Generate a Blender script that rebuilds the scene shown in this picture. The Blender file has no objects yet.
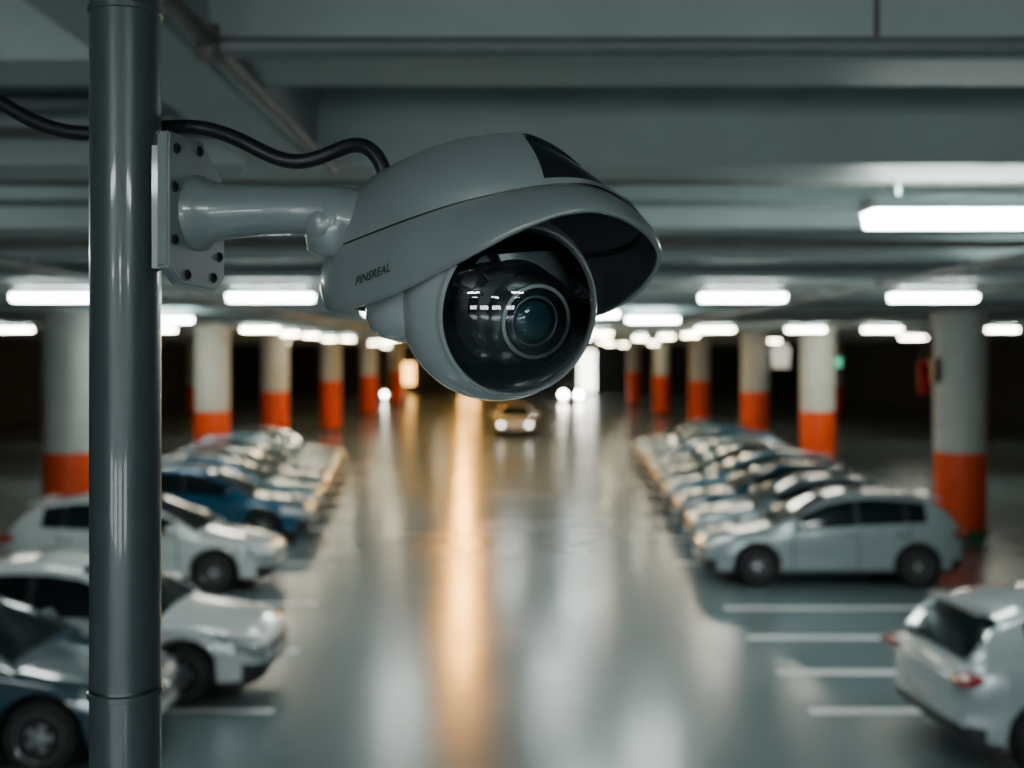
import bpy, bmesh, math, random
import numpy as np
from mathutils import Vector, Matrix
from mathutils.bvhtree import BVHTree
random.seed(4)
CH=3.65; F=1200.0
def P(u,v,Y): return Vector(((u-515)*Y/F, Y, CH-(v-355)*Y/F))

# ---------------- materials ----------------
def mk(name,col,rough=.5,metal=0,coat=0,var=.08,scale=8,bump=0,emit=None,es=0,spec=.5):
    m=bpy.data.materials.new(name); m.use_nodes=True
    nt=m.node_tree; b=nt.nodes['Principled BSDF']
    b.inputs['Roughness'].default_value=rough; b.inputs['Metallic'].default_value=metal
    b.inputs['Coat Weight'].default_value=coat; b.inputs['Coat Roughness'].default_value=.05
    b.inputs['Specular IOR Level'].default_value=spec
    tc=nt.nodes.new('ShaderNodeTexCoord'); n=nt.nodes.new('ShaderNodeTexNoise')
    n.inputs['Scale'].default_value=scale; n.inputs['Detail'].default_value=5
    nt.links.new(tc.outputs['Object'],n.inputs['Vector'])
    r=nt.nodes.new('ShaderNodeValToRGB')
    r.color_ramp.elements[0].position=.3; r.color_ramp.elements[1].position=.7
    r.color_ramp.elements[0].color=[c*(1-var) for c in col]+[1]
    r.color_ramp.elements[1].color=[min(1,c*(1+var)) for c in col]+[1]
    nt.links.new(n.outputs['Fac'],r.inputs['Fac']); nt.links.new(r.outputs['Color'],b.inputs['Base Color'])
    if bump:
        bp=nt.nodes.new('ShaderNodeBump'); bp.inputs['Strength'].default_value=bump; bp.inputs['Distance'].default_value=.01
        nt.links.new(n.outputs['Fac'],bp.inputs['Height']); nt.links.new(bp.outputs['Normal'],b.inputs['Normal'])
    if emit:
        b.inputs['Emission Color'].default_value=list(emit)+[1]; b.inputs['Emission Strength'].default_value=es
    return m

def new_obj(name,verts,faces,mats,fm=None,smooth=True,parent=None,autosm=None):
    me=bpy.data.meshes.new(name); me.from_pydata([tuple(v) for v in verts],[],faces)
    for m in mats: me.materials.append(m)
    if fm:
        for p,i in zip(me.polygons,fm): p.material_index=i
    for p in me.polygons: p.use_smooth=smooth
    me.update()
    o=bpy.data.objects.new(name,me); bpy.context.scene.collection.objects.link(o)
    if autosm is not None: me.set_sharp_from_angle(angle=math.radians(autosm))
    if parent: o.parent=parent
    return o

class MB:  # mesh accumulator
    def __init__(s): s.v=[]; s.f=[]; s.m=[]
    def add(s,vs,fs,mi=0):
        o=len(s.v); s.v+= [Vector(v) for v in vs]
        for k,f in enumerate(fs):
            s.f.append([i+o for i in f]); s.m.append(mi[k] if isinstance(mi,list) else mi)
    def box(s,x0,x1,y0,y1,z0,z1,mi=0,M=None):
        vs=[Vector((x,y,z)) for x in(x0,x1) for y in(y0,y1) for z in(z0,z1)]
        if M: vs=[M@v for v in vs]
        s.add(vs,[[0,1,3,2],[4,6,7,5],[0,4,5,1],[2,3,7,6],[0,2,6,4],[1,5,7,3]],mi)
    def lathe(s,prof,M,mi=0,n=32,cap0=True,cap1=True):
        vs=[];fs=[]; ms=[]
        for (r,h) in prof:
            for k in range(n):
                a=2*math.pi*k/n; vs.append(M@Vector((r*math.cos(a),r*math.sin(a),h)))
        for i in range(len(prof)-1):
            for k in range(n):
                fs.append([i*n+k,i*n+(k+1)%n,(i+1)*n+(k+1)%n,(i+1)*n+k]); ms.append(mi[i] if isinstance(mi,list) else mi)
        m0=mi[0] if isinstance(mi,list) else mi; m1=mi[-1] if isinstance(mi,list) else mi
        if cap0 and prof[0][0]>1e-6: fs.append(list(range(n))[::-1]); ms.append(m0)
        if cap1 and prof[-1][0]>1e-6: fs.append([(len(prof)-1)*n+k for k in range(n)]); ms.append(m1)
        s.add(vs,fs,ms)
    def build(s,name,mats,smooth=True,parent=None,autosm=40,recalc=True):
        o=new_obj(name,s.v,s.f,mats,s.m,smooth,parent)
        if recalc:
            bm=bmesh.new(); bm.from_mesh(o.data); bmesh.ops.remove_doubles(bm,verts=bm.verts,dist=1e-6)
            bmesh.ops.recalc_face_normals(bm,faces=bm.faces); bm.to_mesh(o.data); bm.free()
        if autosm: o.data.set_sharp_from_angle(angle=math.radians(autosm))
        return o
def frame(o,z,up=Vector((0,0,1))):
    z=Vector(z).normalized(); x=up.cross(z)
    if x.length<1e-4: x=Vector((1,0,0))
    x.normalize(); y=z.cross(x)
    M=Matrix((x,y,z)).transposed().to_4x4(); M.translation=Vector(o); return M
def empty(name,loc=(0,0,0)):
    e=bpy.data.objects.new(name,None); e.location=loc; bpy.context.scene.collection.objects.link(e); return e

# ---------------- palette ----------------
m_conc=mk('ceiling_concrete',(.20,.25,.25),.7,var=.10,scale=1.5)
m_beam=mk('beam_paint',(.34,.40,.39),.55,var=.08,scale=2)
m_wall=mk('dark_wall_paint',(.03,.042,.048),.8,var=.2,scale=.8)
m_pipe=mk('pipe_paint',(.10,.09,.075),.5,var=.2,scale=5)
m_pipe2=mk('pipe_grey',(.12,.14,.145),.45,var=.1,scale=5)
m_pwhite=mk('pillar_white',(.58,.60,.55),.55,var=.07,scale=3)
m_porange=mk('pillar_orange',(.88,.08,.008),.45,var=.08,scale=4)
m_pgreen=mk('pillar_green',(.02,.16,.05),.5)
m_line=mk('line_paint',(.88,.9,.9),.5,var=.08,scale=12)
m_lamp=mk('lamp_diffuser',(1,1,1),.5,var=0,emit=(.90,1,.95),es=58)
m_lampw=mk('lamp_diffuser_warm',(1,1,1),.5,var=0,emit=(1,.94,.76),es=58)
m_down=mk('downlight_diffuser',(1,1,1),.5,var=0,emit=(1,.86,.58),es=62)
m_up=mk('lamp_uplight',(1,1,1),.5,var=0,emit=(.78,1,.97),es=58)  # glow strip added on fixture tops to brighten the ceiling
m_warm=mk('amber_diffuser',(1,.7,.3),.5,var=0,emit=(1,.43,.05),es=480)
m_lampbody=mk('lamp_body',(.35,.37,.37),.4)
m_black=mk('black_plastic',(.012,.013,.015),.4)

# floor
m_floor=bpy.data.materials.new('polished_floor'); m_floor.use_nodes=True
nt=m_floor.node_tree; b=nt.nodes['Principled BSDF']
tc=nt.nodes.new('ShaderNodeTexCoord')
n1=nt.nodes.new('ShaderNodeTexNoise'); n1.inputs['Scale'].default_value=.25; n1.inputs['Detail'].default_value=3
n2=nt.nodes.new('ShaderNodeTexNoise'); n2.inputs['Scale'].default_value=.3; n2.inputs['Detail'].default_value=2
nt.links.new(tc.outputs['Object'],n1.inputs['Vector']); nt.links.new(tc.outputs['Object'],n2.inputs['Vector'])
r=nt.nodes.new('ShaderNodeValToRGB'); r.color_ramp.elements[0].position=.3; r.color_ramp.elements[1].position=.72
r.color_ramp.elements[0].color=(.15,.20,.215,1); r.color_ramp.elements[1].color=(.195,.255,.27,1)
nt.links.new(n1.outputs['Fac'],r.inputs['Fac']); nt.links.new(r.outputs['Color'],b.inputs['Base Color'])
mr=nt.nodes.new('ShaderNodeMapRange'); mr.inputs[1].default_value=.3; mr.inputs[2].default_value=.7
mr.inputs[3].default_value=.18; mr.inputs[4].default_value=.25
nt.links.new(n2.outputs['Fac'],mr.inputs[0]); nt.links.new(mr.outputs[0],b.inputs['Roughness'])
b.inputs['Specular IOR Level'].default_value=.95

# ---------------- room shell ----------------
XW=27; Y0=-14; Y1=112; ZT=4.9; ZB=4.5
def boxobj(name,a,mat):
    mb=MB(); mb.box(*a); return mb.build(name,[mat],smooth=False,autosm=None)
boxobj('floor',(-XW,XW,Y0,Y1,-.2,0),m_floor)
boxobj('ceiling',(-XW,XW,Y0,Y1,ZT,ZT+.2),m_conc)
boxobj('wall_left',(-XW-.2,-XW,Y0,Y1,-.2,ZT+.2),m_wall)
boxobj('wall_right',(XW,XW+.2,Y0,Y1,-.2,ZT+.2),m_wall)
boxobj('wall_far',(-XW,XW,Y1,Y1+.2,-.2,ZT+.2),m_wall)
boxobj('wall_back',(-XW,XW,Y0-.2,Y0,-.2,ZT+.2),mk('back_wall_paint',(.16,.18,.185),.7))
# glowing panels added behind the viewpoint for dome reflections and fill light
m_panelglow=mk('daylight_window_glass',(1,1,1),.3,var=0,emit=(.88,.96,1),es=18)
m_frame=mk('window_frame_paint',(.08,.09,.09),.5)
for k,(x0,x1) in enumerate(((-9,-6.2),(-5.2,-2.4),(-1.4,1.4),(3,5.8))):
    mb=MB(); mb.box(x0,x1,Y0+.01,Y0+.05,1.0,2.3,1)
    n=3
    for q in range(n):
        a=x0+.08+(x1-x0-.16)*q/n; b2=x0+.08+(x1-x0-.16)*(q+1)/n
        mb.box(a+.05,b2-.05,Y0+.05,Y0+.06,1.08,2.22,0)
    mb.build('window_%d'%(k+3),[m_panelglow,m_frame],smooth=False,autosm=None)
mb=MB()
ys=[3.45,5.35]
y=8.0
while y<Y1-1: ys.append(y); y+=2.65
for k,y in enumerate(ys+[-.5,-3.5,-6.5,-9.5,-12.5]):
    d=.34 if y<4 else .5
    mb.box(-XW,XW,y,y+d,ZB,ZT)
for gx in (-8.9,8.9,-20,20): mb.box(gx-.45,gx+.45,Y0,Y1,ZB-.01,ZT)
mb.box(-1.15,-.88,-2,5.35,ZB-.02,ZT)
mb.build('ceiling_beams',[m_beam],smooth=False,autosm=None)
mb=MB()
def tube(mb,p0,p1,r,mi=0,n=12):
    p0=Vector(p0);p1=Vector(p1); mb.lathe([(r,0),(r,(p1-p0).length)],frame(p0,p1-p0),mi,n)
tube(mb,(-.80,3.15,4.46),(14,3.15,4.46),.026,1)
tube(mb,(-.80,-3,4.47),(-.80,5.3,4.47),.022,0)
tube(mb,(-.80,3.13,4.42),(-.80,3.13,4.51),.032,0)
tube(mb,(.95,3.15,4.46),(.95,3.15,4.9),.008,0)
tube(mb,(-14,6.45,4.59),(14,6.45,4.59),.03,0)
tube(mb,(-14,7.2,4.56),(14,7.2,4.56),.02,1)
tube(mb,(-14,4.6,4.62),(-1.2,4.6,4.62),.035,1)
tube(mb,(-14,4.9,4.56),(-1.2,4.9,4.56),.022,0)
for y in (9.2,11.9,14.9,19.8,25.4,30): tube(mb,(-14,y,4.50),(14,y,4.50),.035,random.randint(0,1))
for x in (-4.4,4.1,-12,12.2): tube(mb,(x,6.6,4.445),(x,100,4.445),.045,1)
for y in ys:
    if y>6:
        for x in(-4.4,4.1): mb.box(x-.06,x+.06,y+.1,y+.14,4.39,4.5,1)
mb.build('ceiling_pipes',[m_pipe,m_pipe2])

# ---------------- pillars ----------------
def pillar(x,y,zo,green=False,r=.5):
    mb=MB(); M=Matrix.Translation((x,y,0))
    zg=.2 if green else .12
    mb.lathe([(r+.012,0),(r+.012,zg),(r,zg+.005),(r,zo),(r-.002,zo+.002),(r-.002,4.3),(r+.03,4.36),(r+.03,4.49)],M,
             [2,2,1,0,0,0,0],n=40)
    mb.build('concrete_pillar',[m_pwhite,m_porange,m_pgreen if green else m_black])
for s in(-1,1):
    for y,zo in ((24,1.72),(35.3,2.0),(44.5,2.3),(58,2.4),(73,2.4),(90,2.4)):
        pillar(s*8.9,y,zo,green=(s>0 and y==24))
    for y in (30,52,75): pillar(s*20,y,1.7)
# ---------------- parking lines ----------------
mb=MB()
z0,z1=.0005,.003
for y,x1 in ((17.3,6.1),(15.5,5.6),(13.8,5.4),(12.3,5.6)): mb.box(3.02,x1,y-.10,y+.10,z0,z1)
y=21.05
while y<46: mb.box(2.75+(y-19)*.035,7.5,y-.06,y+.06,z0,z1); y+=2.7
for y in (12.3,14.8,17.6,21.0,25.25,27.75,30.2,32.6,35.3,38.9): mb.box(-7.5,-2.45-max(0,(y-12))*.08,y-.07,y+.07,z0,z1)
mb.build('parking_line_markings',[m_line],smooth=False,autosm=None)

# ---------------- light fixtures ----------------
def fixture_mesh(mat,name,w=.5):
    mb=MB()
    prof=[(-.12,.0),(-.10,-.07),(.10,-.07),(.12,.0)]
    vs=[]
    for x in(-w,w):
        for (yy,zz) in prof: vs.append((x*(.985 if zz<0 else 1),yy,zz))
    mb.add(vs,[[0,1,5,4],[1,2,6,5],[2,3,7,6],[3,0,4,7],[3,2,1,0],[4,5,6,7]],1)
    mb.box(-w-.02,w+.02,-.13,.13,0,.075,0)
    mb.box(-w*.9,w*.9,-.09,.09,.0755,.079,2)
    for x in(-w*.7,w*.7): mb.box(x-.006,x+.006,-.006,.006,.079,.5,0)
    return mb.build(name,[m_lampbody,mat,m_up],smooth=False,autosm=None)
fx=[(2.3,6.1),(-5.55,14.5),(-2.95,14.5),(2.75,14.5),(5.05,14.5),(2.72,23.7),(-6.9,23.7),
 (1.6,-2.4),(-1.8,-2.4),(-.2,-7.4),(3.8,-7.4),(-3.8,-7.4),(0,-10.5),(-5.1,6.9),(4.9,9.6),  # fixtures behind the viewpoint are unseen, added to light the hero
 (1.25,20.4),(-1.9,19),(.9,28.5),(-2.6,27),(1.9,36.5),(2.6,49),(-.2,44)]  # fixtures added out of sight behind the hero to brighten the floor
fw=[(5.5,33),(8.0,33),(10.1,33),(13.3,33),(-7,33),(-9.85,33),(-13.8,33),(16,48),(-16,50)]
fd=[(-7.4,39.5),(-7.35,43.3),(-8.2,53),(-7.4,53),(-8.2,70),(-9.7,90),(-6.4,60),(-5,50),(2.9,39.5),(5.25,50.3),(5.8,46),(6.15,42),(6,76),(7.3,81),(8.2,71),(4.6,62),(-5,80),(3.5,98),(9.7,98),(-12.7,66),(13,60)]
ZF=4.395-.02
def clear(y):
    if y<7.9: return y
    fr=(y-8)%2.65
    return y-fr+.53 if fr<.52 else y
def place(proto,x,y,z=ZF):
    o=bpy.data.objects.new(proto.name.split('.')[0],proto.data); bpy.context.scene.collection.objects.link(o); o.location=(x,clear(y),z); return o
def series(mat,name,pts,w=.5):
    p=fixture_mesh(mat,name,w); p.location=(pts[0][0],clear(pts[0][1]),ZF)
    for x,y in pts[1:]: place(p,x,y)
series(m_lamp,'fluorescent_light_fixture',fx)
series(m_lampw,'warm_fluorescent_light_fixture',fw)
series(m_down,'ceiling_downlight',fd,.26)
series(m_warm,'amber_light_fixture',[(-1.5,33)]+[(-.043*y,y) for y in (39,46,54,63,74,88)],.26)

# ---------------- cars ----------------
m_glass=mk('car_window_glass',(.008,.013,.017),.06,var=.05,coat=.3)
m_tyre=mk('tyre_rubber',(.015,.015,.016),.75)
m_rim=mk('alloy_rim',(.45,.47,.48),.3,metal=.8)
m_head=mk('headlamp_lens',(.40,.45,.48),.08,coat=1,metal=.4)
m_tail=mk('tail_lamp_lens',(.30,.015,.015),.15,coat=1)
m_plate=mk('number_plate',(.6,.62,.6),.4)
m_trim=mk('car_black_trim',(.02,.021,.023),.45)
m_chrome=mk('chrome',(.6,.62,.63),.15,metal=1)
paints={}
def paint(n,c,metal=.15,rough=.22):
    paints[n]=mk('car_paint_'+n,c,rough,metal=metal,coat=1,var=.03)
paint('white',(.66,.71,.715),0); paint('silverwhite',(.48,.54,.56),.25); paint('pearl',(.44,.51,.54),.3); paint('silver',(.28,.37,.41),.5); paint('navy',(.003,.04,.07),0,.3)
paint('blue',(.010,.11,.21),.2); paint('grey',(.06,.11,.135),.4); paint('teal',(.01,.07,.11),.2); paint('ice',(.15,.35,.47),.3); paint('yellow',(.7,.35,.03),0)

def car_mesh(kind):
    if kind=='hatch':
        L=4.1;H=1.46
        KT=([0,.05,.2,.5,.9,1.2,3.6,3.9,4.05,4.1],[.58,.66,.73,.80,.87,.93,1.02,1.0,.95,.82])
        KS=([0,.05,.2,.5,.9,1.2,3.5,3.85,4.05,4.1],[.53,.60,.67,.745,.81,.86,.985,.985,.93,.80])
        KG=([1.08,1.3,1.6,1.95,2.3,2.65,3.05,3.45,3.68,3.84,4.0],[.90,1.03,1.19,1.36,1.44,1.46,1.44,1.385,1.32,1.17,.98])
        wins=[(1.45,2.38),(2.45,3.14),(3.20,3.50)]; ws=(1.12,1.97); rw=(3.69,3.98); doors=[1.40,2.42,3.22]
    else:
        L=4.5;H=1.43
        KT=([0,.05,.2,.5,.9,1.2,3.8,4.0,4.4,4.47,4.5],[.58,.66,.735,.80,.87,.92,1.0,1.01,.99,.93,.80])
        KS=([0,.05,.2,.5,.9,1.2,3.8,4.2,4.44,4.5],[.53,.60,.67,.745,.81,.855,.94,.94,.92,.78])
        KG=([1.08,1.35,1.7,1.98,2.3,2.65,3.05,3.3,3.7,4.02],[.88,1.06,1.25,1.37,1.42,1.43,1.40,1.34,1.17,.98])
        wins=[(1.42,2.42),(2.50,3.25),(3.30,3.62)]; ws=(1.12,2.0); rw=(3.25,3.98); doors=[1.36,2.46,3.45]
    hw0=.885
    KB=([0,.04,.15,.4,L-.3,L-.08,L],[.30,.23,.19,.19,.2,.26,.36])
    KW=([0,.03,.1,.22,.42,.75,1.2,L-.9,L-.4,L-.18,L-.06,L],[.56,.66,.74,.80,.85,.875,hw0,hw0,.86,.81,.75,.68])
    sf=.84; sr=L-.76; RA=.385; zw=.325
    st=set(np.round(np.linspace(0,L,58),4))
    st|={.015,.03,.06,.1,.14,L-.015,L-.03,L-.06,L-.1}
    for c in(sf,sr):
        for a in np.linspace(-1,1,17): st.add(round(c+.362*math.sin(a*math.pi/2),4))
    for d in doors: st|={d-.009,d+.009}
    st=sorted(x for x in st if 0<=x<=L)
    S2=[st[0]]
    for x in st[1:]:
        if x-S2[-1]>.006: S2.append(x)
    if S2[-1]<L: S2[-1]=L
    st=S2
    I=lambda K,s: float(np.interp(s,K[0],K[1]))
    mb=MB()
    rows=[]
    NZ=12
    for s in st:
        zb=I(KB,s); sill=zb
        for c in(sf,sr):
            dx=abs(s-c)
            if dx<.3621: zb=max(zb,zw+math.sqrt(RA*RA-dx*dx)*.985)
        w=I(KW,s); zs=I(KS,s); zt=I(KT,s)
        fl=0
        for c in (sf,sr):
            fl=max(fl,math.exp(-((abs(s-c)-.30)/.14)**2) if abs(s-c)>.30 else 1)
        pts=[(0,zb),(w*.86,zb)]
        for k in range(NZ+1):
            t=k/NZ; z=zb+.01+(zs-.03-zb-.01)*t
            zr=(z-sill)/(zs-sill)
            y=w*(.955+.045*math.sin(min(1,zr*1.6)*math.pi/2)-.05*max(0,(zr-.62)/.38)**2)
            y-= .024*(1-fl)*math.exp(-((zr-.42)/.16)**2)
            pts.append((y,z))
        yb=pts[-1][0]
        pts+=[(yb-.025,zs),(yb*.86,zs+(zt-zs)*.5),(yb*.6,zs+(zt-zs)*.85),(yb*.3,zs+(zt-zs)*.97),(0,zt)]
        rows.append((s,pts))
    n=len(rows[0][1]); full=2*n
    V=[]
    for s,pts in rows:
        for y,z in pts: V.append((L/2-s,y,z))
        for y,z in pts: V.append((L/2-s,-y,z))
    fs=[];ms=[]
    for i in range(len(rows)-1):
        s=(rows[i][0]+rows[i+1][0])/2
        for side in(0,1):
            for k in range(n-1):
                a=i*full+side*n+k; bb=(i+1)*full+side*n+k
                fs.append([a,a+1,bb+1,bb])
                p=[Vector(V[q]) for q in fs[-1]]; c=sum(p,Vector())/4
                ay=abs(c.y); zs=I(KS,s); zb=I(KB,s); m=0
                if k<=1: m=2
                elif c.z<zb+.055: m=2
                elif any(abs(s-d)<.0091 for d in doors) and k<n-5: m=2
                elif s<.50 and zs-.16<c.z<zs-.005 and ay>.46 and k<n-3: m=3
                elif s<.20 and .40<c.z<.56 and ay<.60: m=2
                elif s<.20 and .25<c.z<.40 and ay>.45 : m=2
                elif s>L-.20 and c.z<.42: m=2
                ms.append(m)
    mb.add(V,fs,ms)
    for idx,endn in((0,'f'),(len(rows)-1,'r')):
        s,pts=rows[idx]; cols=10; V2=[]
        for y,z in pts:
            for c in range(cols+1): V2.append((L/2-s+(.02 if endn=='f' else -.02)*(1-(abs(c/cols*2-1))**2),y*(c/cols*2-1),z))
        f2=[];m2=[]
        for k in range(1,n-1):
            for c in range(cols):
                a=k*(cols+1)+c; f2.append([a,a+1,a+cols+2,a+cols+1])
                z=(pts[k][1]+pts[k+1][1])/2; yy=abs((c+.5)/cols*2-1)*pts[k][0]; m=0
                if endn=='f':
                    if z<.40 : m=2
                    elif .46<z<.56 and yy<.46: m=2
                else:
                    if z<.44: m=2
                m2.append(m)
        mb.add(V2,f2,m2)
    gs=[x for x in st if KG[0][0]<x<KG[0][-1]]
    extra=[KG[0][0],KG[0][-1]]
    for a,b_ in wins: extra+=[a,b_]
    gs=sorted(set(gs+extra+[rw[0],ws[1]]))
    zH=H
    rows=[]
    for s in gs:
        zs=I(KS,s)-.015; w=I(KW,s)*.945; zg=max(I(KG,s),zs+.02); fr=min(1,max(0,(zg-zs)/(zH-zs)))
        ye=w+( .58-w)*fr**.9
        ze=zs+(zg-zs)*(1-.10*min(1,fr*1.5)); 
        pts=[]
        for t in (0,.09,.2,.4,.6,.8,.9,1):
            yy=w+(ye-w)*t+ .03*math.sin(t*math.pi)*fr; pts.append((yy,zs+(ze-zs)*t))
        pts+=[(ye-.05,ze+(zg-ze)*.55),(ye*.6,ze+(zg-ze)*.88),(ye*.3,ze+(zg-ze)*.97),(0,zg)]
        rows.append((s,pts,fr))
    n=len(rows[0][1]); full=2*n; V=[]
    for s,pts,fr in rows:
        for y,z in pts: V.append((L/2-s,y,z))
        for y,z in pts: V.append((L/2-s,-y,z))
    fs=[];ms=[]
    for i in range(len(rows)-1):
        s=(rows[i][0]+rows[i+1][0])/2; fr=min(rows[i][2],rows[i+1][2])
        for side in(0,1):
            for k in range(n-1):
                a=i*full+side*n+k; bb=(i+1)*full+side*n+k
                fs.append([a,a+1,bb+1,bb]); m=0
                if 1<=k<=5:
                    if any(p<=s<=q for p,q in wins) and fr>.25: m=1
                    elif wins[0][0]<s<wins[-1][1]: m=2
                if k>=8 and (ws[0]<s<ws[1] or rw[0]<s<rw[1]): m=1
                ms.append(m)
    mb.add(V,fs,ms)
    mb.box(L/2-.005,L/2+.03,-.25,.25,.36,.46,7)
    mb.box(-L/2-.03,-L/2+.01,-.25,.25,.52,.63,7)
    mb.box(L/2+.0,L/2+.028,-.06,.06,.53,.58,8)
    sph=[(math.sin(a)+1e-7,-math.cos(a)) for a in np.linspace(0,math.pi,13)]
    for sd in(-1,1):
        for d in doors[1:]:
            mb.box(L/2-d+.05,L/2-d+.22,sd*.885-.015,sd*.885+.015,.80,.825,8)
        M=Matrix.Translation((L/2-wins[0][0]-.02,sd*.97,.99))@Matrix.Diagonal((.075,.12,.075,1))
        mb.lathe(sph,M,0,14)
        mb.box(L/2-wins[0][0]-.05,L/2-wins[0][0]+.02,sd*.86-.05,sd*.86+.05,.93,.96,2)
        M=Matrix.Translation((-L/2+.125,sd*.67,.83))@Matrix.Rotation(sd*math.radians(38),4,'Z')@Matrix.Diagonal((.14,.29,.07,1))
        mb.lathe(sph,M,4,20)
        for c in (sf,sr):
            M=Matrix.Translation((L/2-c,sd*.785,.325))@Matrix.Rotation(-sd*math.pi/2,4,'X')
            R=.325
            mb.lathe([(.05,-.09),(R-.03,-.10),(R,-.07),(R,.06),(R-.025,.095),(.235,.10),(.225,.085)],M,5,32)
            mb.lathe([(.225,.086),(.215,.098),(.205,.088),(.2,.04)],M,6,32,False,False)
            mb.lathe([(.2,.041),(.0001,.035)],M,2,32,False,False)
            mb.lathe([(.055,.04),(.05,.09),(.0001,.095)],M,6,16,False,False)
            for q in range(5):
                M2=M@Matrix.Rotation(q*2*math.pi/5,4,'Z')
                vs=[(.03,-.028,.088),(.03,.028,.088),(.21,.042,.082),(.21,-.042,.082),(.03,-.028,.05),(.03,.028,.05),(.21,.042,.05),(.21,-.042,.05)]
                mb.add([M2@Vector(v) for v in vs],[[0,1,2,3],[4,7,6,5],[0,4,5,1],[1,5,6,2],[2,6,7,3],[3,7,4,0]],6)
    if kind=='hatch':
        mb.box(-L/2+.27,-L/2+.42,-.50,.50,1.335,1.36,0)
    o=mb.build('hatch_proto' if kind=='hatch' else 'sedan_proto',[paints['white'],m_glass,m_trim,m_head,m_tail,m_tyre,m_rim,m_plate,m_chrome],autosm=38)
    return o,L
protos={}
def car(kind,xend,y,col,front='aisle',side=1,rot=0,raw=None):
    if kind not in protos:
        o,L=car_mesh(kind); me=o.data; bpy.data.objects.remove(o); protos[kind]=(me,L)
    me,L=protos[kind]
    o=bpy.data.objects.new('hatchback_car' if kind=='hatch' else 'sedan_car',me)
    bpy.context.scene.collection.objects.link(o)
    o.material_slots[0].link='OBJECT'; o.material_slots[0].material=paints[col]
    if raw is not None:
        o.location=(xend,y,.003); o.rotation_euler=(0,0,raw); return o
    o.location=(xend+side*L/2,y,.004)
    ang=math.pi if side>0 else 0
    if front!='aisle': ang+=math.pi
    o.rotation_euler=(0,0,ang+rot); return o
# right row
car('hatch',3.78,11.3,'silverwhite',front='away',side=1,rot=math.radians(5))
cols=['pearl','silver','teal','ice','grey','silver','blue','ice','grey','navy']
kinds=['hatch','sedan','sedan','hatch','sedan','sedan','hatch','sedan','hatch','sedan']
for i in range(9):
    yy=19.7+2.7*i; car(kinds[i],3.0+.045*(yy-19.7)+(0 if i==0 else .10),yy,cols[i],side=1,rot=math.radians(-1.5 if i==0 else 0))
# left row
car('hatch',-3.28,11.25,'navy',side=-1)
car('sedan',-2.62,13.3,'white',side=-1)
car('hatch',-3.75,19.15,'white',side=-1)
for yy,c,k in ((24,'blue','hatch'),(26.5,'ice','hatch'),(29.0,'silver','hatch'),(31.4,'blue','hatch'),(33.8,'ice','hatch'),(36.8,'silver','hatch')):
    car(k,-3.55-(yy-19)*.095,yy,c,side=-1)
car('sedan',0,54.8,'white',raw=-math.pi/2)
c1=car('hatch',4.3,94,'grey',raw=-math.pi/2)
c2=car('hatch',-9.4,94,'yellow',raw=-math.pi/2)

m_hl=mk('headlight_glow',(1,1,1),.5,var=0,emit=(1,.95,.82),es=90)
m_hl2=mk('headlight_dipped',(1,1,1),.5,var=0,emit=(1,.97,.9),es=10)
def hl(x,y,z,r=.14,m=None):
    mb=MB(); mb.lathe([(r*.7,0),(r,.02),(r*.85,.06),(.001,.09)],frame((x,y,z),(0,-1,0)),0,20); 
    mb.build('car_headlamp',[m or m_hl])
hl(3.7,91.9,.62,.24); hl(4.9,91.9,.62,.24); hl(-10,91.9,.62); hl(-8.8,91.9,.62)
hl(-.62,52.5,.60,.09,m_hl2); hl(.62,52.5,.60,.09,m_hl2)
m_exit=mk('exit_daylight_glass',(1,1,1),.4,var=0,emit=(1,.97,.85),es=9)
mb=MB(); mb.box(5.8,7.6,111.9,111.99,.01,4.2,1); mb.box(5.95,7.45,111.86,111.9,.3,4.05,0); mb.build('door_1',[m_exit,m_lampbody],smooth=False,autosm=None)
m_or=mk('amber_sign_face',(1,.6,.2),.4,var=0,emit=(1,.5,.12),es=8)
mb=MB(); mb.box(-5.2,-3.4,111.85,111.99,.3,3.9,0); mb.build('window_1',[m_or],smooth=False,autosm=None)  # unseen glowing panel behind the hero, feeds the amber floor streak
mb=MB(); mb.box(-11.6,-9.4,111.85,111.99,.9,2.9,0); mb.build('window_2',[m_or],smooth=False,autosm=None)  # glowing panel standing in for a distant warm glow
m_green=mk('exit_sign_green',(.05,.5,.3),.4,var=0,emit=(.1,.8,.45),es=1.2)
mb=MB(); mb.box(10.6,11.1,40.8,40.88,3.25,3.55,0); mb.box(10.7,10.72,40.83,40.85,3.55,4.89,1); mb.box(11.0,11.02,40.83,40.85,3.55,4.89,1); mb.build('exit_sign',[m_green,m_black],smooth=False,autosm=None)
m_red=mk('red_sign',(.7,.03,.015),.4,var=.05)
mb=MB()
mb.box(9.42,9.68,28,28.05,2.75,3.35,0); mb.lathe([(.15,0),(.15,.05)],frame((9.55,28.05,3.38),(0,-1,0)),0,24); mb.box(9.54,9.56,28.02,28.04,3.5,4.49,1); mb.build('hanging_red_sign',[m_red,m_black],smooth=False,autosm=None)
mb=MB(); mb.lathe([(.34,0),(.34,.05)],frame((9.6,43.4,3.75),(0,-1,0)),0,28); mb.box(9.3,9.9,43.36,43.4,3.2,3.6,0); mb.box(9.58,9.62,43.37,43.39,4,4.89,1)
mb.build('hanging_round_sign',[mk('sign_white',(.8,.8,.75),.4,emit=(1,.95,.8),es=.7),m_black],smooth=False,autosm=None)
mb=MB(); mb.box(8.3,8.42,23.75,23.95,3.1,3.6,0); mb.build('pillar_control_box',[m_black],smooth=False,autosm=None)

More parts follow.
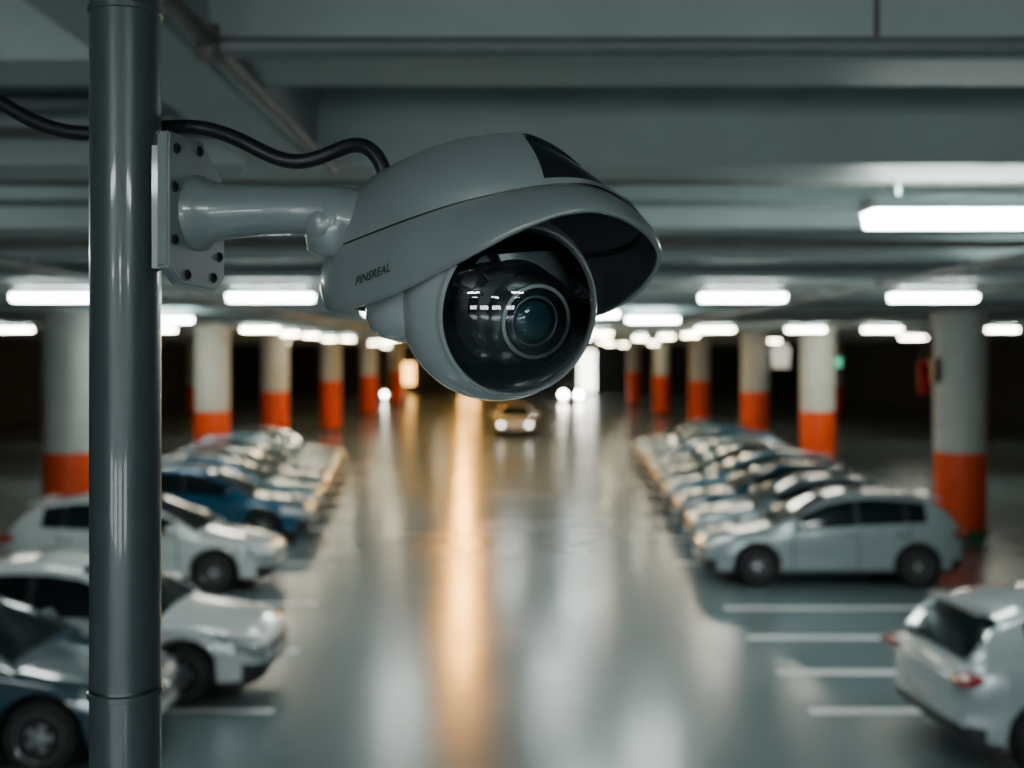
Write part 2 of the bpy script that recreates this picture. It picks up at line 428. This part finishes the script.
# ================= HERO: pole + camera =================
m_pole=mk('pole_paint',(.048,.063,.07),.36,metal=.1,coat=.3,var=.06,scale=30)
m_house=mk('camera_housing_grey',(.165,.192,.203),.28,var=.02,scale=60,coat=.45)
m_housei=mk('camera_hood_inside',(.035,.04,.045),.5,var=.02)  # shade under the hood put into a darker inner colour
m_shell=mk('camera_ball_shell',(.29,.325,.34),.22,var=.02,coat=.5)
m_gloss=mk('gloss_black',(.01,.012,.014),.08,coat=.5)
m_bolt=mk('bolt_steel',(.07,.08,.08),.35,metal=.9)
px=(125.5-515)/1000
mb=MB(); M=Matrix.Translation((px,1.2,0))
mb.lathe([(.09,0),(.09,.012),(.05,.02),(.0345,.03),(.0345,4.89)],M,0,96)
for zc,rr in ((CH-.336,.0368),(CH+.343,.0362)):
    mb.lathe([(.0343,zc-.004),(rr,zc-.003),(rr,zc+.002),(.0343,zc+.004)],M,0,96,False,False)
mb.lathe([(.0347,CH-.334),(.0352,CH-.332),(.0347,CH-.330)],M,1,96,False,False)
mb.build('support_pole',[m_pole,m_bolt])

cam_root=empty('security_camera',(px+.04,1.2,CH))
bpy.context.view_layer.update()
def setp(o): 
    o.parent=cam_root; o.matrix_parent_inverse=cam_root.matrix_world.inverted(); return o
th=math.radians(15); nrm=Vector((math.cos(th),-math.sin(th),0)); sd=Vector((math.sin(th),math.cos(th),0)); up=Vector((0,0,1))
pc=P(198,213,1.18)
poly=[(-.052,.072),(.010,.072),(.054,.034),(.054,-.062),(.038,-.075),(-.030,-.072),(-.054,-.056),(-.054,.060)]
bm=bmesh.new()
vb=[bm.verts.new(pc+sd*a+up*b_-nrm*.013) for a,b_ in poly]; f=bm.faces.new(vb)
ret=bmesh.ops.extrude_face_region(bm,geom=[f]); 
for g in ret['geom']:
    if isinstance(g,bmesh.types.BMVert): g.co+=nrm*.013
bmesh.ops.recalc_face_normals(bm,faces=bm.faces)
bmesh.ops.bevel(bm,geom=bm.edges[:],offset=.0022,segments=3,affect='EDGES')
me=bpy.data.meshes.new('mount_plate'); bm.to_mesh(me); bm.free(); me.materials.append(m_house)
o=bpy.data.objects.new('mount_plate',me); bpy.context.scene.collection.objects.link(o); setp(o)
for p in me.polygons: p.use_smooth=True
me.set_sharp_from_angle(angle=math.radians(35))
mb=MB()
for a,b_ in ((-.040,.057),(-.043,0.02),(-.043,-.03),(.042,.022),(.042,-.04),(-.02,-.062),(.030,-.062),(.003,.061)):
    M=frame(pc+sd*a+up*b_,nrm)
    mb.lathe([(.0052,-.002),(.0052,.0012),(.0038,.0022),(.0036,.0008),(.0001,.0006)],M,[0,0,1,1],16,False,False)
setp(mb.build('mount_bolts',[m_bolt,m_black]))
mb=MB()
mb.box(px+.0346,px+.056,1.172,1.212,CH+.085,CH+.205,0)
setp(mb.build('pole_bracket',[m_house],smooth=False,autosm=None))
arm=[(198,213,38),(203,213,37),(208,213,33),(214,212,30.5),(222,212,28.5),(238,211,27),(262,210,25.5),(290,210,24.5),(312,211,25.5),(330,214,29),(345,218,31),(365,222,31)]
V=[];n=48;fs=[]
for i,(u,v,rr) in enumerate(arm):
    Y=1.18+.025*min(1,max(0,(u-196)/150))
    c=P(u,v,Y); rr=rr*Y/F
    tilt=-th*max(0,1-(u-198)/30) if u<225 else 0
    for k in range(n):
        a=2*math.pi*k/n
        d=Vector((0,math.cos(a),math.sin(a))); d=Matrix.Rotation(tilt,3,'Z')@d
        V.append(c+d*rr)
for i in range(len(arm)-1):
    for k in range(n): fs.append([i*n+k,i*n+(k+1)%n,(i+1)*n+(k+1)%n,(i+1)*n+k])
fs.append(list(range(n))[::-1]); fs.append([(len(arm)-1)*n+k for k in range(n)])
mb=MB(); mb.add(V,fs); setp(mb.build('mount_arm',[m_house],autosm=50))
mb=MB(); c=P(334,226,1.20)
mb.lathe([(.001,-.032),(.016,-.031),(.024,-.026),(.027,-.014),(.028,0),(.026,.02),(.02,.03)],frame(c,Vector((.12,-.1,1))),0,40)
mb.lathe([(.012,0),(.013,.004),(.010,.006),(.001,.0065)],frame(P(318,224,1.179),Vector((-.25,-1,-.1))),0,28)
setp(mb.build('arm_joint',[m_house],autosm=50))
# cable
cu=bpy.data.curves.new('cable','CURVE'); cu.dimensions='3D'; cu.bevel_depth=.0078; cu.bevel_resolution=6; cu.resolution_u=12
pts=[(-60,70,1.30),(-15,92,1.29),(30,123,1.28),(75,135,1.27),(125,133,1.262),(170,126,1.255),(205,127,1.25),(240,139,1.24),(272,158,1.235),(300,164,1.23),(328,155,1.225),(352,143,1.215),(372,147,1.205),(384,166,1.2),(388,190,1.2)]
sp=cu.splines.new('NURBS'); sp.points.add(len(pts)-1); sp.order_u=4; sp.use_endpoint_u=True
for q,(u,v,Y) in zip(sp.points,pts): q.co=(*P(u,v,Y),1)
o=bpy.data.objects.new('cable',cu); cu.materials.append(mk('cable_rubber',(.006,.007,.009),.42)); bpy.context.scene.collection.objects.link(o); setp(o)

# hood
R=[(325,301,.03),(331,311,-.01),(362,306,-.05),(400,292,-.08),(440,273,-.10),(480,251,-.12),(525,228,-.132),(565,214,-.135),(605,212,-.125),(640,226,-.10),(659,246,-.06),(660,265,-.015),(645,288,.03),(620,307,.07),(585,318,.105),(500,322,.125),(410,318,.11),(350,309,.075)]
S=[(328,255,.03),(335,249,-.01),(372,234,-.05),(412,219,-.08),(455,205,-.095),(500,194,-.105),(540,187,-.11),(570,185,-.108),(590,186,-.10),(608,192,-.08),(630,206,-.045),(645,224,0),(642,240,.04),(620,252,.075),(575,258,.1),(490,262,.115),(400,262,.1),(348,258,.07)]
U=[(345,203,.03),(360,186,0),(380,172,-.025),(405,159,-.045),(437,146,-.06),(475,137,-.07),(517,133,-.075),(537,137,-.07),(560,149,-.055),(582,167,-.035),(598,184,0),(600,191,.03),(590,196,.06),(560,198,.08),(520,198,.09),(460,198,.095),(400,202,.085),(360,208,.065)]
def cspline(ctrl,N):
    c=[P(u,v,1.2+d) for u,v,d in ctrl]; m=len(c); out=[]
    for i in range(N):
        t=i/N*m; k=int(t); f=t-k
        p0,p1,p2,p3=c[(k-1)%m],c[k%m],c[(k+1)%m],c[(k+2)%m]
        out.append(.5*((2*p1)+(p2-p0)*f+(2*p0-5*p1+4*p2-p3)*f*f+(3*p1-p0-3*p2+p3)*f**3))
    return out
N=216
Rc,Sc,Uc=cspline(R,N),cspline(S,N),cspline(U,N)
cen=sum(Sc,Vector())/N
def outv(p): 
    d=p-cen; d.z=0; return d.normalized()
rowsH=[]
for k in range(9):
    t=k/8; rowsH.append([Rc[i].lerp(Sc[i],t)+outv(Rc[i])*(.006*math.sin(math.pi*t)) for i in range(N)])
rowsH.append([p-outv(p)*.0018+Vector((0,0,.0004)) for p in Sc]); rowsH.append([p-outv(p)*.0018+Vector((0,0,.0014)) for p in Sc]); rowsH.append([p+Vector((0,0,.0018)) for p in Sc])
nb=len(rowsH)-1
for k in range(1,10):
    t=k/9; rowsH.append([ (Sc[i]+Vector((0,0,.0018))).lerp(Uc[i],t)+outv(Sc[i])*(.008*math.sin(math.pi*t)) for i in range(N)])
ucen=sum(Uc,Vector())/N
for sc,dz in ((.985,.0012),(.96,.0022),(.9,.0035),(.7,.005),(.4,.006),(.1,.0065)):
    rowsH.append([ucen+(p-ucen)*sc+Vector((0,0,dz)) for p in Uc])
fm=[];fs=[]
nr=len(rowsH)
V=[p for row in rowsH for p in row]
for r_ in range(nr-1):
    for i in range(N):
        fs.append([r_*N+i,r_*N+(i+1)%N,(r_+1)*N+(i+1)%N,(r_+1)*N+i])
        idx=i/N*18; m=0
        if nb+1<=r_<=nb+8 and 6.15<idx<10.3: m=2
        if nb-2<=r_<nb: m=3 
        fm.append(m)
fs.append([(nr-1)*N+i for i in range(N)]); fm.append(0)
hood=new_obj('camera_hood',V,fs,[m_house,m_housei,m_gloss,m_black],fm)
bm=bmesh.new(); bm.from_mesh(hood.data); bmesh.ops.recalc_face_normals(bm,faces=bm.faces)
bm.faces.ensure_lookup_table(); f0=bm.faces[N*3+60]
if f0.normal.dot(f0.calc_center_median()-cen)<0: bmesh.ops.reverse_faces(bm,faces=bm.faces)
pf=[f for f in bm.faces if f.material_index==2]
ret=bmesh.ops.inset_region(bm,faces=pf,thickness=.0015,depth=-.003)
bm.to_mesh(hood.data); bm.free()
hood.data.set_sharp_from_angle(angle=math.radians(38))
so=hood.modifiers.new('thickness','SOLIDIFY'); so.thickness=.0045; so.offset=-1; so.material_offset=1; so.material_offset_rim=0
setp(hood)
bvh=BVHTree.FromPolygons([tuple(v) for v in V],fs)
# lettering
tcv=bpy.data.curves.new('brand_lettering','FONT'); tcv.body='PINSREAL'; tcv.size=1; tcv.resolution_u=3; tcv.offset=.02
to=bpy.data.objects.new('tmp_text',tcv); bpy.context.scene.collection.objects.link(to)
bpy.context.view_layer.update()
dg=bpy.context.evaluated_depsgraph_get(); tm=bpy.data.meshes.new_from_object(to.evaluated_get(dg))
bm=bmesh.new(); bm.from_mesh(tm); bmesh.ops.triangulate(bm,faces=bm.faces); bmesh.ops.subdivide_edges(bm,edges=bm.edges,cuts=1)
wx=max(v.co.x for v in bm.verts); eye=Vector((0,0,CH))
for v in bm.verts:
    a=v.co.x/wx; b_=v.co.y/.7
    u=355+35*a+1.0*b_; vv=286-15*a-9*b_
    tgt=P(u,vv,1.2); h=bvh.ray_cast(eye,(tgt-eye).normalized())
    if h[0] is not None: v.co=h[0]+(eye-h[0]).normalized()*.0006
    else: v.co=tgt
tm2=bpy.data.meshes.new('brand_lettering'); bm.to_mesh(tm2); bm.free(); tm2.materials.append(m_black)
bpy.data.objects.remove(to)
o=bpy.data.objects.new('brand_lettering',tm2); bpy.context.scene.collection.objects.link(o); setp(o)

# turret collar
mb=MB(); rings=[]
for (u,v,a,bb,dy) in ((478,262,104,.082,.0),(474,286,110,.084,.0),(475,305,111,.084,.0),(477,318,108,.082,.0),(480,328,100,.076,.0),(484,334,86,.06,.0),(486,337,50,.04,.0)):
    c=P(u,v,1.205+dy); ring=[]
    for k in range(72):
        t=2*math.pi*k/72
        ring.append(c+Vector((a/1000*math.cos(t),bb*math.sin(t)+.012, .10*a/1000*math.cos(t))))
    rings.append(ring)
V=[p for r_ in rings for p in r_]; fs=[]
for i in range(len(rings)-1):
    for k in range(72): fs.append([i*72+k,i*72+(k+1)%72,(i+1)*72+(k+1)%72,(i+1)*72+k])
fs.append([(len(rings)-1)*72+k for k in range(72)]); fs.append(list(range(72)))
mb.add(V,fs); setp(mb.build('turret_collar',[m_shell],autosm=60))

# ball
B=P(497,303,1.188); RB=.099*1.18/1.2
d=Vector((.42,-.89,-.18)).normalized(); MB_=frame(B,d)
tg=math.asin(.84)
mb=MB()
prof=[(RB*math.sin(a)+1e-6,RB*math.cos(a)) for a in np.linspace(tg+.03,math.pi,40)]
lip=[(RB*math.sin(tg)*.965,RB*math.cos(tg)-.004),(RB*math.sin(tg)*.972,RB*math.cos(tg)+.003),(RB*math.sin(tg)*.985,RB*math.cos(tg)+.005),(RB*math.sin(tg)*1.01,RB*math.cos(tg)+.0025),(RB*math.sin(tg+.015)*1.012,RB*math.cos(tg+.015))]
mb.lathe(lip+prof,MB_,0,96,False,False)
setp(mb.build('ball_shell',[m_shell],autosm=60,recalc=True))
mb=MB(); hb=RB*math.cos(tg)
mb.lathe([(RB*.80,hb-.003),(RB*.74,hb-.012),(RB*.60,hb-.02),(RB*.5,hb-.012),(RB*.47,hb+.004),(RB*.38,hb+.010)],MB_,0,72,False,False)
lc=Vector((.008,-.007,0))
M=MB_@Matrix.Translation(lc)@Matrix.Diagonal((1.13,1.13,1,1))
k=RB
mb.lathe([(k*.46,hb-.03),(k*.43,k*.64),(k*.39,k*.71),(k*.35,k*.755)],M,0,64,False,False)
mb.lathe([(k*.35,k*.755),(k*.335,k*.765),(k*.325,k*.762)],M,0,64,False,False)
mb.lathe([(k*.325,k*.762),(k*.318,k*.775),(k*.298,k*.775),(k*.29,k*.765)],M,1,64,False,False)
mb.lathe([(k*.29,k*.765),(k*.28,k*.75),(k*.275,k*.765),(k*.255,k*.765),(k*.25,k*.745),(k*.225,k*.745),(k*.22,k*.725)],M,0,64,False,False)
mb.lathe([(k*.222,k*.726),(k*.21,k*.73),(k*.20,k*.725)],M,2,64,False,False)
mb.lathe([(k*.20,k*.725),(k*.185,k*.715),(k*.18,k*.70)],M,0,64,False,False)
mb.lathe([(k*.18*math.cos(a),k*(.70+.07*math.sin(a))) for a in np.linspace(0,math.pi/2-.01,10)],M,3,48,False,False)
for s_ in(-1,1):
    for q in range(3):
        a=s_*(.9+q*.35)
        mb.box(k*.45,k*.70,-.0015,.0015,hb-.015,hb+.006,0,M=MB_@Matrix.Rotation(a+1.2,4,'Z'))
m_lens=mk('lens_glass_teal',(.03,.10,.12),.08,coat=1,metal=.3)
m_ring=mk('lens_ring_metal',(.75,.78,.79),.3,metal=.1); m_ring2=mk('lens_ring_inner',(.20,.25,.27),.3,metal=.3)
m_gim=mk('gimbal_black',(.008,.010,.013),.38,coat=.05)
setp(mb.build('lens_module',[m_gim,m_ring,m_ring2,m_lens],autosm=30))
mg=bpy.data.materials.new('bubble_glass'); mg.use_nodes=True; nt=mg.node_tree; nt.nodes.clear()
out=nt.nodes.new('ShaderNodeOutputMaterial'); mx=nt.nodes.new('ShaderNodeMixShader'); tr=nt.nodes.new('ShaderNodeBsdfTransparent'); gl=nt.nodes.new('ShaderNodeBsdfGlossy'); fr=nt.nodes.new('ShaderNodeFresnel')
tr.inputs['Color'].default_value=(.72,.77,.81,1); gl.inputs['Roughness'].default_value=.01; gl.inputs['Color'].default_value=(1,1,1,1); fr.inputs['IOR'].default_value=1.85
nt.links.new(fr.outputs[0],mx.inputs[0]); nt.links.new(tr.outputs[0],mx.inputs[1]); nt.links.new(gl.outputs[0],mx.inputs[2]); nt.links.new(mx.outputs[0],out.inputs[0])
mb=MB(); rb=RB*.985
mb.lathe([(rb*math.sin(a)+1e-6,rb*math.cos(a)) for a in np.linspace(0,tg,28)],MB_,0,96,False,False)
setp(mb.build('dome_bubble',[mg],autosm=None))

# ---------------- camera & world ----------------
cd=bpy.data.cameras.new('cam'); co=bpy.data.objects.new('camera',cd); bpy.context.scene.collection.objects.link(co)
co.location=(0,0,CH); co.rotation_euler=(math.pi/2,0,0)
cd.sensor_width=36; cd.lens=36*F/1024; cd.shift_x=-3/1024; cd.shift_y=-(384-355)/1024
cd.clip_end=300; cd.dof.use_dof=True; cd.dof.focus_distance=1.13; cd.dof.aperture_fstop=4.3
bpy.context.scene.camera=co
w=bpy.data.worlds.new('world'); bpy.context.scene.world=w; w.use_nodes=True
w.node_tree.nodes['Background'].inputs[0].default_value=(.05,.06,.065,1); w.node_tree.nodes['Background'].inputs[1].default_value=.5
